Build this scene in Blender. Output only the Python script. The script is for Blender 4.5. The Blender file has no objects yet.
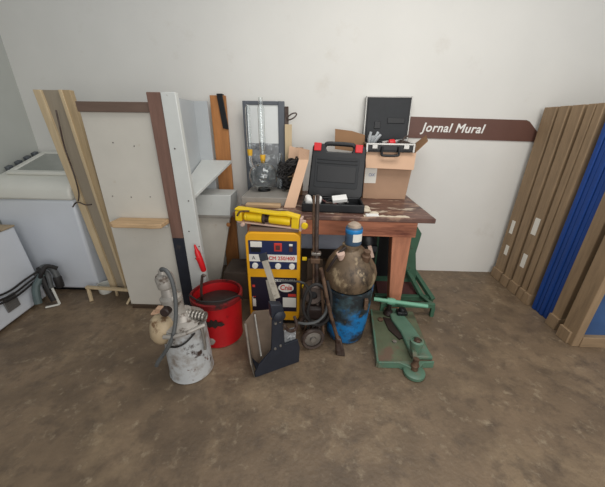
import bpy, bmesh, math, random
from math import pi, sin, cos, radians
from mathutils import Matrix, Vector, Euler, noise

S = bpy.context.scene
C = S.collection
random.seed(7)

# ---------------------------------------------------------------- camera
cam_d = bpy.data.cameras.new('camera')
cam_d.sensor_width = 36.0
cam_d.lens = 280.0 / 605.0 * 36.0
cam_d.clip_start = 0.05
cam = bpy.data.objects.new('camera', cam_d); C.objects.link(cam)
cam.matrix_world = (Matrix.Translation((0, 0, 1.45)) @ Matrix.Rotation(radians(1.5), 4, 'Z')
                    @ Matrix.Rotation(radians(90 - 22.8), 4, 'X') @ Matrix.Rotation(radians(0.8), 4, 'Z'))
S.camera = cam

# ---------------------------------------------------------------- world and lights
S.view_settings.view_transform = 'Standard'
S.view_settings.look = 'None'
S.view_settings.gamma = 1.0
S.view_settings.use_curve_mapping = False
S.view_settings.exposure = 0.0
w = bpy.data.worlds.new('world'); S.world = w; w.use_nodes = True
w.node_tree.nodes['Background'].inputs[0].default_value = (0.86, 0.93, 1.0, 1)
w.node_tree.nodes['Background'].inputs[1].default_value = 0.36

def area(name, loc, target, sx, sy, power, col):
    l = bpy.data.lights.new(name, 'AREA'); l.shape = 'RECTANGLE'; l.size = sx; l.size_y = sy
    l.energy = power; l.color = col
    o = bpy.data.objects.new(name, l); C.objects.link(o); o.location = loc
    o.rotation_euler = (Vector(target) - Vector(loc)).to_track_quat('-Z', 'Y').to_euler()
    return o
area('front_fill', (1.2, -1.8, 1.6), (0.4, 2.6, 0.6), 2.8, 2.4, 72, (1.0, 0.97, 0.93))  # soft fill added behind the camera, low enough to reach under the table
area('overhead_fill', (0.7, 1.2, 2.95), (0.75, 1.5, 0), 2.2, 0.9, 34, (1.0, 0.97, 0.92))  # soft fill added overhead, no lamp fitting is seen

# ---------------------------------------------------------------- materials
def c(r, g, b):
    f = lambda v: (v/255/12.92) if v/255 <= 0.04045 else ((v/255+0.055)/1.055)**2.4
    return (f(r), f(g), f(b), 1)

def mat(name, col, rough=0.6, metal=0.0, var=0.15, scale=6.0, patches=(), bump=0.0, bscale=40.0,
        stretch=(1, 1, 1), trans=0.0, ior=1.45, coat=0.0):
    """Principled material; `patches` is a list of (colour, noise scale, threshold, softness) stains."""
    m = bpy.data.materials.new(name); m.use_nodes = True
    nt = m.node_tree; N = nt.nodes; L = nt.links
    p = N['Principled BSDF']
    p.inputs['Roughness'].default_value = rough
    p.inputs['Metallic'].default_value = metal
    p.inputs['IOR'].default_value = ior
    p.inputs['Transmission Weight'].default_value = trans
    p.inputs['Coat Weight'].default_value = coat
    tc = N.new('ShaderNodeTexCoord'); mp = N.new('ShaderNodeMapping')
    mp.inputs['Scale'].default_value = stretch
    mp.inputs['Location'].default_value = (random.uniform(0, 9), random.uniform(0, 9), random.uniform(0, 9))
    L.new(tc.outputs['Object'], mp.inputs['Vector'])
    def nz(s, det=5.0, r=0.6):
        n = N.new('ShaderNodeTexNoise'); n.inputs['Scale'].default_value = s
        n.inputs['Detail'].default_value = det; n.inputs['Roughness'].default_value = r
        L.new(mp.outputs['Vector'], n.inputs['Vector']); return n
    n = nz(scale)
    cr = N.new('ShaderNodeValToRGB')
    cr.color_ramp.elements[0].position = 0.3; cr.color_ramp.elements[1].position = 0.7
    cr.color_ramp.elements[0].color = tuple(v*(1-var) for v in col[:3]) + (1,)
    cr.color_ramp.elements[1].color = tuple(min(1, v*(1+var*0.7)) for v in col[:3]) + (1,)
    L.new(n.outputs['Fac'], cr.inputs['Fac'])
    last = cr.outputs['Color']
    for pc, ps, th, sf in patches:
        q = nz(ps, 6.0, 0.65)
        r = N.new('ShaderNodeMapRange'); r.inputs['From Min'].default_value = th; r.inputs['From Max'].default_value = th+sf
        L.new(q.outputs['Fac'], r.inputs['Value'])
        mx = N.new('ShaderNodeMix'); mx.data_type = 'RGBA'
        L.new(r.outputs['Result'], mx.inputs[0]); L.new(last, mx.inputs[6]); mx.inputs[7].default_value = pc
        last = mx.outputs[2]
    L.new(last, p.inputs['Base Color'])
    if bump:
        b = N.new('ShaderNodeBump'); b.inputs['Strength'].default_value = bump; b.inputs['Distance'].default_value = 0.01
        L.new(nz(bscale).outputs['Fac'], b.inputs['Height']); L.new(b.outputs['Normal'], p.inputs['Normal'])
    return m

def wood(name, col, axis='z', var=0.3, patches=(), rough=0.65):
    st = {'x': (0.12, 1, 1), 'y': (1, 0.12, 1), 'z': (1, 1, 0.12)}[axis]
    return mat(name, col, rough, 0, var, 28, patches, 0.25, 60, st)

M = {}
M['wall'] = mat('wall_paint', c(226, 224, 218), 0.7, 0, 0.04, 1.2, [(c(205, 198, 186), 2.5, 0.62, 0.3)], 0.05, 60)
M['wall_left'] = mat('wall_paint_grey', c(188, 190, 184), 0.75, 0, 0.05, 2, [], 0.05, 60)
M['floor'] = mat('floor_concrete', c(124, 105, 84), 0.5, 0, 0.28, 3.2,
                 [(c(88, 74, 60), 2.1, 0.46, 0.30), (c(152, 131, 104), 2.9, 0.52, 0.28), (c(92, 78, 64), 9, 0.5, 0.22),
                  (c(158, 142, 118), 16, 0.58, 0.2)], 0.4, 45)
M['white_enamel'] = mat('white_enamel', c(216, 220, 226), 0.3, 0, 0.03, 3)
M['white_plastic'] = mat('white_plastic', c(222, 221, 212), 0.4, 0, 0.04, 5)
M['lid_glass'] = mat('smoked_lid', c(150, 153, 146), 0.2, 0, 0.1, 5, coat=0.3)
M['pine'] = wood('pine', c(186, 162, 126), 'z', 0.2)
M['pine_x'] = wood('pine_across', c(190, 165, 128), 'x', 0.2)
M['pine_light'] = wood('pine_light', c(206, 184, 148), 'z', 0.15)
M['grey_ply'] = wood('grey_plywood', c(158, 146, 128), 'z', 0.1)
M['frame_wood'] = wood('frame_wood', c(150, 126, 98), 'z', 0.2, [(c(118, 98, 76), 6, 0.62, 0.15)])
M['frame_wood_x'] = wood('frame_wood_across', c(150, 126, 98), 'x', 0.2)
M['dark_gap'] = mat('dark_board', c(74, 58, 44), 0.8)
M['blue_foam'] = mat('blue_foam', c(22, 66, 140), 0.6, 0, 0.1, 4)
M['blue_pale'] = mat('blue_panel', c(58, 88, 132), 0.4, 0, 0.25, 3)
M['cab_white'] = mat('cabinet_white', c(208, 203, 192), 0.6, 0, 0.05, 4, [(c(180, 164, 138), 5, 0.66, 0.12)], 0.05, 30)
M['cab_side'] = mat('cabinet_side_white', c(208, 210, 206), 0.5, 0, 0.05, 6, [(c(150, 140, 126), 14, 0.68, 0.06)])
M['brown_post'] = wood('brown_post', c(122, 92, 80), 'z', 0.22, [(c(168, 150, 136), 7, 0.64, 0.06)])
M['brown_rail'] = wood('brown_rail', c(112, 92, 80), 'x', 0.15)
M['ledge_wood'] = wood('ledge_wood', c(196, 164, 126), 'x', 0.25, [(c(128, 98, 68), 9, 0.58, 0.1)])
M['orange_wood'] = wood('orange_wood', c(178, 120, 70), 'z', 0.25, [(c(140, 84, 46), 6, 0.6, 0.1)])
M['black'] = mat('black_plastic', c(22, 23, 26), 0.42, 0, 0.2, 10)
M['black_in'] = mat('black_inner', c(36, 38, 41), 0.55, 0, 0.15, 20)
M['black_rubber'] = mat('black_rubber', c(38, 35, 34), 0.6, 0, 0.25, 20)
M['grey_hose'] = mat('grey_hose', c(86, 88, 88), 0.5, 0, 0.25, 18, [(c(50, 50, 52), 9, 0.55, 0.1)])
M['teal_hose'] = mat('teal_grey_hose', c(92, 106, 106), 0.5, 0, 0.2, 18)
M['vent_grey'] = mat('vent_grey', c(132, 130, 128), 0.4, 0.5, 0.1, 30)
M['pail_white'] = mat('greasy_white_paint', c(184, 186, 186), 0.42, 0.0, 0.1, 6,
                      [(c(132, 122, 112), 6, 0.5, 0.14), (c(64, 50, 44), 6.5, 0.58, 0.05), (c(100, 66, 48), 14, 0.62, 0.05)], 0.1, 30)
M['pump_grey'] = mat('pump_grey', c(170, 164, 156), 0.45, 0.3, 0.2, 12, [(c(96, 84, 74), 12, 0.56, 0.08)], 0.1, 40)
M['cream_grease'] = mat('cream_grease', c(176, 156, 126), 0.5, 0, 0.2, 10, [(c(110, 84, 58), 14, 0.58, 0.08)], 0.1, 30)
M['red'] = mat('red_paint', c(176, 20, 26), 0.42, 0, 0.15, 6, [(c(88, 10, 14), 5, 0.6, 0.1)])
M['red_bright'] = mat('red_bright', c(214, 34, 40), 0.35, 0, 0.08, 6)
M['red_rim'] = mat('red_rim', c(120, 22, 24), 0.5, 0, 0.25, 10, [(c(54, 24, 22), 12, 0.52, 0.1)])
M['grease_black'] = mat('grease_black', c(46, 34, 30), 0.5, 0, 0.35, 12)
M['steel'] = mat('worn_steel', c(150, 145, 138), 0.4, 0.7, 0.2, 14, [(c(100, 76, 58), 12, 0.58, 0.1)])
M['steel_dark'] = mat('dark_steel', c(88, 76, 70), 0.5, 0.4, 0.3, 12, [(c(62, 44, 36), 8, 0.5, 0.1)], 0.15, 40)
M['rust'] = mat('rusty_steel', c(108, 84, 66), 0.6, 0.3, 0.35, 12, [(c(70, 50, 40), 10, 0.5, 0.1)], 0.2, 40)
M['yellow'] = mat('yellow_paint', c(238, 172, 28), 0.4, 0, 0.06, 6, [(c(170, 110, 30), 9, 0.68, 0.08)])
M['yellow_jack'] = mat('jack_yellow', c(244, 206, 30), 0.35, 0, 0.08, 8, [(c(150, 110, 36), 14, 0.66, 0.08)])
M['navy'] = mat('navy_panel', c(34, 44, 82), 0.4, 0, 0.1, 8)
M['navy_dark'] = mat('dark_panel', c(34, 30, 46), 0.4, 0, 0.1, 8)
M['label_white'] = mat('label_white', c(232, 228, 218), 0.5, 0, 0.04, 8)
M['ink_red'] = mat('ink_red', c(204, 60, 52), 0.5, 0, 0.03)
M['ink_blue'] = mat('ink_blue', c(88, 108, 160), 0.5, 0, 0.03)
M['text_white'] = mat('text_white', c(238, 236, 230), 0.5, 0, 0.02)
M['tool_black'] = mat('tool_black', c(40, 44, 54), 0.5, 0.1, 0.2, 12, [(c(66, 62, 62), 10, 0.62, 0.1)])
M['tool_grey'] = mat('tool_grey', c(134, 124, 112), 0.55, 0.1, 0.15, 8,
                     [(c(150, 70, 50), 6, 0.64, 0.06), (c(96, 88, 78), 8, 0.56, 0.1)])
M['tool_inner'] = mat('tool_inner', c(120, 102, 86), 0.6, 0.1, 0.2, 10)
M['tool_bar'] = mat('tool_bar', c(168, 160, 146), 0.5, 0.2, 0.15, 10, [(c(110, 100, 88), 10, 0.6, 0.1)])
M['drum_blue'] = mat('drum_blue', c(30, 120, 184), 0.4, 0, 0.12, 5,
                     [(c(66, 88, 94), 3.4, 0.44, 0.10), (c(40, 46, 50), 6, 0.47, 0.12), (c(90, 76, 60), 12, 0.66, 0.06)], 0.05, 20)
M['brown_tank'] = mat('brown_tank', c(110, 92, 72), 0.45, 0.15, 0.3, 8,
                      [(c(48, 40, 34), 6, 0.48, 0.12), (c(168, 148, 118), 9, 0.57, 0.08)], 0.3, 25, (1, 1, .6))
M['can_blue'] = mat('can_blue', c(70, 96, 122), 0.4, 0, 0.15, 14)
M['can_band'] = mat('can_band', c(36, 130, 196), 0.4, 0, 0.05)
M['sand_cap'] = mat('dirty_cap', c(168, 150, 132), 0.7, 0, 0.2, 20)
M['table_top'] = mat('table_top_paint', c(104, 74, 64), 0.42, 0, 0.3, 6,
                     [(c(70, 50, 46), 5, 0.5, 0.15), (c(148, 116, 96), 9, 0.54, 0.08), (c(192, 176, 156), 7, 0.585, 0.04)], 0.15, 30, (.7, 1.8, 1))
M['table_wood'] = wood('table_wood', c(190, 122, 92), 'x', 0.25, [(c(110, 58, 42), 6, 0.6, 0.1), (c(196, 134, 100), 12, 0.66, 0.08)])
M['table_leg'] = wood('table_leg_wood', c(190, 126, 96), 'z', 0.25, [(c(112, 60, 42), 7, 0.6, 0.1)])
M['cardboard'] = mat('cardboard', c(180, 146, 120), 0.8, 0, 0.08, 5)
M['cardboard_in'] = mat('cardboard_light', c(216, 178, 148), 0.8, 0, 0.05, 5)
M['cardboard_brown'] = mat('cardboard_brown', c(148, 112, 80), 0.8, 0, 0.1, 5)
M['frame_grey'] = mat('frame_grey', c(98, 102, 108), 0.4, 0.3, 0.1, 8)
M['panel_white'] = mat('panel_white', c(228, 230, 228), 0.3, 0, 0.03, 8)
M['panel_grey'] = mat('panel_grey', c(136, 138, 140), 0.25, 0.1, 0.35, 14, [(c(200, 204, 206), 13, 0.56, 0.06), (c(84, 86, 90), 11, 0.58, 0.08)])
M['light_grey'] = mat('light_grey_board', c(186, 190, 192), 0.5, 0, 0.05, 4)
M['slab_grey'] = mat('slab_grey', c(152, 146, 138), 0.4, 0, 0.12, 8)
M['glass'] = mat('glass', (0.95, 0.97, 0.97, 1), 0.02, 0, 0.0, 4, trans=1.0, ior=1.45)
M['cork_yellow'] = mat('yellow_stopper', c(226, 176, 50), 0.5, 0, 0.08, 20)
M['alu'] = mat('aluminium_trim', c(168, 166, 162), 0.35, 0.7, 0.08, 10)
M['sign_brown'] = mat('sign_brown', c(104, 72, 62), 0.5, 0, 0.06, 6)
M['blue_grey'] = mat('blue_grey_board', c(188, 193, 208), 0.6, 0, 0.06, 3)
M['green'] = mat('green_paint', c(90, 122, 102), 0.4, 0, 0.15, 8, [(c(112, 108, 90), 5, 0.52, 0.12), (c(78, 66, 52), 9, 0.62, 0.06)])
M['green_shaded'] = mat('green_shaded_paint', c(64, 100, 78), 0.5, 0, 0.2, 8, [(c(70, 62, 50), 8, 0.58, 0.08)])  # stand's green darkened, shade under the table put into the colour
M['green_light'] = mat('green_bar_paint', c(112, 168, 140), 0.4, 0, 0.1, 8, [(c(104, 96, 76), 12, 0.62, 0.06)])
M['green_dirty'] = mat('green_dirty', c(98, 106, 82), 0.5, 0.1, 0.2, 6,
                       [(c(112, 92, 76), 5, 0.5, 0.12), (c(64, 56, 46), 8, 0.6, 0.08)], 0.15, 30)
M['maroon'] = mat('maroon_plate', c(88, 48, 46), 0.6, 0, 0.25, 10)
M['clutter_brown'] = mat('dusty_brown', c(92, 80, 70), 0.75, 0, 0.2, 8)
M['pinkish'] = mat('worn_beige', c(206, 176, 160), 0.6, 0, 0.1, 10)
M['plaster'] = mat('dry_plaster', c(214, 200, 178), 0.8, 0, 0.12, 20)
M['soap_white'] = mat('paper_white', c(236, 234, 230), 0.6, 0, 0.04, 10)

# ---------------------------------------------------------------- mesh helpers
WM = {}                                           # world matrix of every parent
class B:
    """collects shapes, in world coordinates (or in frame T), and links them as one mesh object"""
    def __init__(s, T=None):
        s.bm = bmesh.new(); s.T = T or Matrix()
    def _add(s, verts, faces):
        vs = [s.bm.verts.new(s.T @ Vector(v)) for v in verts]
        for f in faces:
            try: s.bm.faces.new([vs[i] for i in f])
            except ValueError: pass
        return s
    def box(s, x0, x1, y0, y1, z0, z1, R=None):
        v = [Vector((x, y, z)) for z in (z0, z1) for y in (y0, y1) for x in (x0, x1)]
        if R is not None:
            m = Vector(((x0+x1)/2, (y0+y1)/2, (z0+z1)/2)); v = [m + R @ (p-m) for p in v]
        return s._add(v, [(0, 2, 3, 1), (4, 5, 7, 6), (0, 1, 5, 4), (2, 6, 7, 3), (0, 4, 6, 2), (1, 3, 7, 5)])
    def hexa(s, bot, top):
        """8-corner block: two matching quads"""
        return s._add(list(bot)+list(top), [(3, 2, 1, 0), (4, 5, 6, 7)] + [(i, (i+1) % 4, (i+1) % 4+4, i+4) for i in range(4)])
    def prism(s, poly, off):
        """poly: 3-D points of a planar outline, off: thickness vector"""
        n = len(poly); p = [Vector(q) for q in poly]; o = Vector(off)
        return s._add(p+[q+o for q in p], [tuple(range(n))[::-1], tuple(range(n, 2*n))] + [(i, (i+1) % n, (i+1) % n+n, i+n) for i in range(n)])
    def beam(s, p0, p1, wd, th, up=(0, 0, 1)):
        p0 = Vector(p0); p1 = Vector(p1); d = (p1-p0).normalized(); u = Vector(up)
        a = d.cross(u).normalized(); b = a.cross(d).normalized()
        q = lambda p: [p + a*(i*wd/2) + b*(j*th/2) for i, j in ((-1, -1), (1, -1), (1, 1), (-1, 1))]
        return s.hexa(q(p0), q(p1))
    def path(s, pts, r, seg=10, smooth=0, cap=True, closed=False):
        P = [Vector(p) for p in pts]
        if smooth:
            Q = []; n = len(P)
            rng = range(n) if closed else range(n-1)
            for i in rng:
                a, b, c_, d = (P[(i-1) % n], P[i], P[(i+1) % n], P[(i+2) % n]) if closed else (P[max(i-1, 0)], P[i], P[i+1], P[min(i+2, n-1)])
                for k in range(smooth):
                    t = k/smooth
                    Q.append(0.5*((2*b)+(c_-a)*t+(2*a-5*b+4*c_-d)*t*t+(3*b-a-3*c_+d)*t**3))
            if not closed: Q.append(P[-1])
            P = Q
        n = len(P); rr = r if callable(r) else (lambda t: r)
        def tan(i):
            if closed: return (P[(i+1) % n]-P[(i-1) % n]).normalized()
            return (P[min(i+1, n-1)]-P[max(i-1, 0)]).normalized()
        t = tan(0); u = t.orthogonal().normalized(); rings = []
        for i in range(n):
            t2 = tan(i); u = (u - t2*u.dot(t2)).normalized(); v = t2.cross(u)
            R = rr(i/(n-1))
            rings.append([P[i]+(u*cos(2*pi*k/seg)+v*sin(2*pi*k/seg))*R for k in range(seg)])
        V = [p for g in rings for p in g]; Fc = []
        for i in range(n if closed else n-1):
            j = (i+1) % n
            for k in range(seg): Fc.append((i*seg+k, i*seg+(k+1) % seg, j*seg+(k+1) % seg, j*seg+k))
        if cap and not closed:
            Fc += [tuple(range(seg))[::-1], tuple(range((n-1)*seg, n*seg))]
        return s._add(V, Fc)
    def tube(s, p0, p1, r0, r1=None, seg=16):
        r1 = r0 if r1 is None else r1
        return s.path([p0, p1], lambda t: r0+(r1-r0)*t, seg)
    def lathe(s, prof, ctr, seg=36, axis=None, squash=1.0):
        """prof: [(radius, height)] ; a closed shell when ends have radius 0"""
        ctr = Vector(ctr); Q = Vector(axis).to_track_quat('Z', 'Y').to_matrix() if axis is not None else Matrix.Identity(3)
        V = []; idx = []
        for r, z in prof:
            if r < 1e-6: idx.append([len(V)]*seg); V.append(ctr + Q @ Vector((0, 0, z)))
            else:
                idx.append([len(V)+k for k in range(seg)])
                V += [ctr + Q @ Vector((r*cos(2*pi*k/seg), squash*r*sin(2*pi*k/seg), z)) for k in range(seg)]
        Fc = []
        for a, b in zip(idx, idx[1:]):
            for k in range(seg):
                f = []
                for i in (a[k], a[(k+1) % seg], b[(k+1) % seg], b[k]):
                    if i not in f: f.append(i)
                if len(f) > 2: Fc.append(tuple(f))
        return s._add(V, Fc)
    def rough_up(s, amp, freq, seed=0):
        for v in s.bm.verts:
            v.co += noise.noise_vector(v.co*freq+Vector((seed, seed*2, 0)))*amp
        return s
    def build(s, name, m, parent=None, bevel=0.0, angle=35):
        bm = s.bm
        bmesh.ops.recalc_face_normals(bm, faces=bm.faces)
        for e in bm.edges:
            if len(e.link_faces) == 2: e.smooth = e.calc_face_angle(0) < radians(angle)
        for f in bm.faces: f.smooth = True
        me = bpy.data.meshes.new(name)
        W = WM[parent] if parent else Matrix()
        bm.transform(W.inverted()); bm.to_mesh(me); bm.free()
        me.materials.append(M[m])
        o = bpy.data.objects.new(name, me); C.objects.link(o)
        if parent: o.parent = parent
        WM[o] = W
        if bevel:
            b = o.modifiers.new('bevel', 'BEVEL'); b.width = bevel; b.segments = 2; b.limit_method = 'ANGLE'; b.angle_limit = radians(40)
        return o

def rrect(w_, h_, r, n=5, cx=0, cz=0):
    out = []
    for sx, sz, a0 in ((1, 1, 0), (-1, 1, 90), (-1, -1, 180), (1, -1, 270)):
        for k in range(n+1):
            a = radians(a0+90*k/n); out.append((cx+sx*(w_/2-r)+r*cos(a), cz+sz*(h_/2-r)+r*sin(a)))
    return out

def tag(o, label, cat, group=None):
    o['label'] = label; o['category'] = cat
    if group: o['group'] = group
    return o
def thing(name, loc, label, cat, rz=0, group=None):
    o = bpy.data.objects.new(name, None); C.objects.link(o)
    o.empty_display_size = 0.05; o.location = loc; o.rotation_euler = (0, 0, rz)
    WM[o] = Matrix.Translation(loc) @ Matrix.Rotation(rz, 4, 'Z')
    return tag(o, label, cat, group)
def single(b, name, m, loc, label, cat, bevel=0.0, group=None):
    """a thing that is one mesh, its origin at its base"""
    o = b.build(name, m, None, bevel)
    o.data.transform(Matrix.Translation(-Vector(loc))); o.location = loc; WM[o] = Matrix.Translation(loc)
    return tag(o, label, cat, group)
def structure(b, name, m):
    o = b.build(name, m); o['kind'] = 'structure'; return o
def text(name, body, size, m, T, parent, shear=0.0, offset=0.0, width=None, spacing=1.0):
    cu = bpy.data.curves.new(name, 'FONT'); cu.body = body; cu.size = size; cu.shear = shear; cu.bevel_depth = offset; cu.bevel_resolution = 0
    cu.extrude = 0.0008; cu.align_x = 'LEFT'; cu.space_character = spacing; cu.resolution_u = 3
    t = bpy.data.objects.new(name, cu); C.objects.link(t)
    bpy.context.view_layer.update()
    me = bpy.data.meshes.new_from_object(t.evaluated_get(bpy.context.evaluated_depsgraph_get()))
    bpy.data.objects.remove(t); bpy.data.curves.remove(cu)
    if width:
        x0 = min(v.co.x for v in me.vertices); x1 = max(v.co.x for v in me.vertices)
        me.transform(Matrix.Diagonal((width/(x1-x0), 1, 1, 1)) @ Matrix.Translation((-x0, 0, 0)))
    me.transform(WM[parent].inverted() @ T)
    me.materials.clear(); me.materials.append(M[m])
    o = bpy.data.objects.new(name, me); C.objects.link(o); o.parent = parent; WM[o] = WM[parent]
    return o
STAND = Matrix.Rotation(pi/2, 4, 'X')                 # text plane -> upright, facing -Y

# ---------------------------------------------------------------- the room
XL, XR, YB = -2.64, 3.35, 2.77
structure(B().box(XL-0.12, XR+0.12, -0.6, YB+0.12, -0.12, 0), 'floor', 'floor')
structure(B().box(XL, XR, YB, YB+0.12, 0, 3.0), 'wall_back', 'wall')
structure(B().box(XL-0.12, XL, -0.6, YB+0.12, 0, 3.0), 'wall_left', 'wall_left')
structure(B().box(XR, XR+0.12, -0.6, YB+0.12, 0, 3.0), 'wall_right', 'wall')

# ---------------------------------------------------------------- work table
TZ = 0.86
t = thing('work_table', (0.20, 2.32, 0), 'long wooden work table with peeling dark brown top and reddish apron', 'table')
TT = Matrix.Translation((0.885, 1.90, 0)) @ Matrix.Rotation(radians(-1.5), 4, 'Z')
B(TT).box(-1.45, 0, 0, 0.825, TZ-0.035, TZ).build('tabletop', 'table_top', t, 0.006)
random.seed(21)
up = [(-.50+.02*k, .012+.004*random.random(), TZ-.001) for k in range(17)]
lo_ = [(-.50+.02*k, .030+.028*random.random(), TZ-.001) for k in range(16, -1, -1)]
B(TT).prism(up+lo_, (0, 0, .004)).build('filler_streak', 'plaster', t)
b = B(TT)
b.box(-1.36, -0.10, 0.055, 0.085, 0.695, TZ-0.035).box(-1.36, -0.10, 0.72, 0.75, 0.695, TZ-0.035)
b.box(-0.13, -0.10, 0.085, 0.72, 0.695, TZ-0.035).box(-1.36, -1.33, 0.085, 0.72, 0.695, TZ-0.035)
b.build('apron', 'table_wood', t, 0.003)
for sx, xx in ((1, -0.115), (-1, -1.345)):
    for yy in (0.09, 0.60):
        x0, x1, xb = (xx-0.155, xx, xx-0.085) if sx > 0 else (xx, xx+0.155, xx+0.085)
        lo, hi = (xb, x1) if sx > 0 else (x0, xb)
        B(TT).hexa([(lo, yy, 0), (hi, yy, 0), (hi, yy+0.08, 0), (lo, yy+0.08, 0)],
                   [(x0, yy, 0.8), (x1, yy, 0.8), (x1, yy+0.11, 0.8), (x0, yy+0.11, 0.8)]).build('leg', 'table_leg', t, 0.004)

# ---------------------------------------------------------------- timber framed screens on the right
PH = 1.62
GP = 'timber framed screens stacked upright at the right'
def make_panel(x, y, dp, label, tags=()):
    """one partition: frame dp deep, its left stile standing on a stepped foot block"""
    wdt = 1.15
    t = thing('timber_screen', (x+wdt/2, y, 0), label, 'screen', 0, GP)
    B().box(x, x+0.07, y, y+dp, 0.09, PH).build('stile', 'frame_wood', t, 0.004)
    B().box(x+wdt-0.07, x+wdt, y, y+dp, 0.09, PH).build('stile', 'frame_wood', t, 0.004)
    B().box(x+0.07, x+wdt-0.07, y, y+dp*.6, PH-0.07, PH).build('rail', 'frame_wood_x', t, 0.003)
    B().box(x+0.07, x+wdt-0.07, y, y+dp*.6, 0.09, 0.16).build('rail', 'frame_wood_x', t, 0.003)
    B().box(x+0.07, x+wdt-0.07, y+dp*.3, y+dp*.45, 0.16, PH-0.07).build('board', 'dark_gap', t)
    for a, b_ in ((x-0.016, x+0.09), (x+wdt-0.09, x+wdt+0.016)):
        B().hexa([(a-.006, y-0.006, 0), (b_, y-0.006, 0), (b_, y+dp+.006, 0), (a-.006, y+dp+.006, 0)],
                 [(a, y-0.002, 0.10), (b_, y-0.002, 0.10), (b_, y+dp+.002, 0.10), (a, y+dp+.002, 0.10)]).build('foot', 'frame_wood', t, 0.004)
    for ty, tz, tw, tH in tags:
        B().box(x-0.0015, x, ty, ty+tw, tz, tz+tH).build('paper_tag', 'label_white', t)
    return t
make_panel(1.975, 2.575, .135, 'rearmost brown timber screen, nearest the white back wall', ((2.60, .28, .045, .10), (2.62, .50, .045, .13)))
make_panel(1.97, 2.455, .09, 'second timber screen from the white back wall')
make_panel(1.97, 2.325, .10, 'third timber screen from the white back wall, with white paper tags on its edge', ((2.345, .27, .05, .13), (2.345, .59, .055, .15)))
make_panel(1.97, 2.232, .062, 'fourth timber screen from the white back wall, left of its close-fitting neighbour')
make_panel(1.965, 2.160, .058, 'timber screen directly behind the blue foam sheets')
for k, wd in enumerate(('rearmost', 'second from the back', 'middle', 'second from the front', 'frontmost')):
    y = 2.117-.041*k
    single(B().box(1.965+.006*(k % 2), 3.12, y-.036, y, 0.0, PH), 'foam_sheet', 'blue_foam', (2.5, y-.018, 0),
           'deep blue foam sheet, %s of the five standing between the timber screens' % wd, 'foam sheet', 0.006,
           'blue foam sheets standing between the timber screens')
make_panel(1.95, 1.825, .085, 'timber screen directly in front of the blue foam sheets')
x, y = 1.915, 1.645
t = thing('timber_screen', (x+.6, y, 0), 'nearest timber screen at the right edge, with a blue board inside its frame', 'screen', 0, GP)
B().box(x, x+0.055, y, y+0.115, 0.0, PH).build('stile', 'frame_wood', t, 0.004)
B().box(x+1.15, x+1.205, y, y+0.115, 0.0, PH).build('stile', 'frame_wood', t, 0.004)
B().box(x-.014, x+.03, y+.03, y+.125, 0.0, .10).build('foot', 'frame_wood', t, 0.004)
B().box(x+0.055, x+1.15, y-.006, y+0.08, 0.0, 0.085).build('rail', 'frame_wood_x', t, 0.003)
B().box(x+0.055, x+1.15, y, y+0.08, PH-.07, PH).build('rail', 'frame_wood_x', t, 0.003)
B().box(x+0.055, x+1.15, y+0.03, y+0.045, 0.085, PH-.07).build('board', 'blue_pale', t)

# ---------------------------------------------------------------- washing machine in the left corner
t = thing('washing_machine', (-2.27, 2.45, 0), 'white top-loading washing machine with grey sloped lid in the left corner', 'washing machine')
X0, X1 = -2.62, -1.93
b = B().prism([(X0, 2.17, 0.03), (X0, 2.17, 0.868), (X0, 2.75, 0.868), (X0, 2.75, 0.03)], (X1-X0, 0, 0)); b.build('body', 'white_enamel', t, 0.02)
b = B().prism([(X0, 2.155, 0.868), (X0, 2.155, 0.945), (X0, 2.19, 0.995), (X0, 2.27, 1.03), (X0, 2.75, 1.185), (X0, 2.75, 0.868)], (X1-X0+0.008, 0, 0)); b.build('top_cover', 'white_plastic', t, 0.018)
sl = Matrix.Translation((0, 2.27, 1.03)) @ Matrix.Rotation(math.atan2(0.155, 0.48), 4, 'X')
lid = B(sl)
lid.box(X0+0.08, X1-0.05, 0.03, 0.075, 0, 0.03).box(X0+0.08, X1-0.05, 0.42, 0.46, 0, 0.03)
lid.box(X0+0.08, X0+0.13, 0.075, 0.42, 0, 0.03).box(X1-0.09, X1-0.05, 0.075, 0.42, 0, 0.03)
lo = lid.build('lid', 'white_plastic', t, 0.01)
B(sl).box(X0+0.12, X1-0.08, 0.07, 0.43, 0.004, 0.020).build('lid_window', 'lid_glass', lo)
for yy in (0.10, 0.20, 0.30, 0.39):
    B(sl).box(X0+0.015, X0+0.055, yy, yy+0.05, -.01, 0.035).build('button', 'frame_grey', t, 0.006)
B().box(X0+0.02, X1-0.02, 2.2, 2.7, 0, 0.03).build('base', 'black', t)

# low white appliance against the left wall
t = thing('white_appliance', (-2.48, 1.6, 0), 'low white metal appliance casing with a square vent, by the left wall', 'appliance')
B().hexa([(-2.63, 1.05, .02), (-2.20, 1.05, .02), (-2.325, 2.05, .02), (-2.63, 2.05, .02)], [(-2.63, 1.05, .675), (-2.23, 1.05, .675), (-2.37, 2.05, .675), (-2.63, 2.05, .675)]).build('casing', 'white_enamel', t, 0.012)
B().hexa([(-2.635, 1.045, .675), (-2.226, 1.045, .675), (-2.366, 2.055, .675), (-2.635, 2.055, .675)], [(-2.635, 1.045, .69), (-2.226, 1.045, .69), (-2.366, 2.055, .69), (-2.635, 2.055, .69)]).build('top_edge', 'cream_grease', t, 0.004)
VT = Matrix.Translation((-2.29, 1.745, .105)) @ Matrix.Rotation(radians(90+7.1), 4, 'Z') @ Matrix.Rotation(radians(-4), 4, 'X')
v = B(VT).box(-.055, .055, -.010, .0, 0, .12).build('vent', 'vent_grey', t, 0.003)
for k in range(5): B(VT).box(-.045, .045, -.012, -.007, .012+.019*k, .020+.019*k).build('slat', 'vent_grey', v)
B().box(-2.62, -2.36, 1.08, 2.02, 0, 0.02).build('base', 'black', t)

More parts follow.
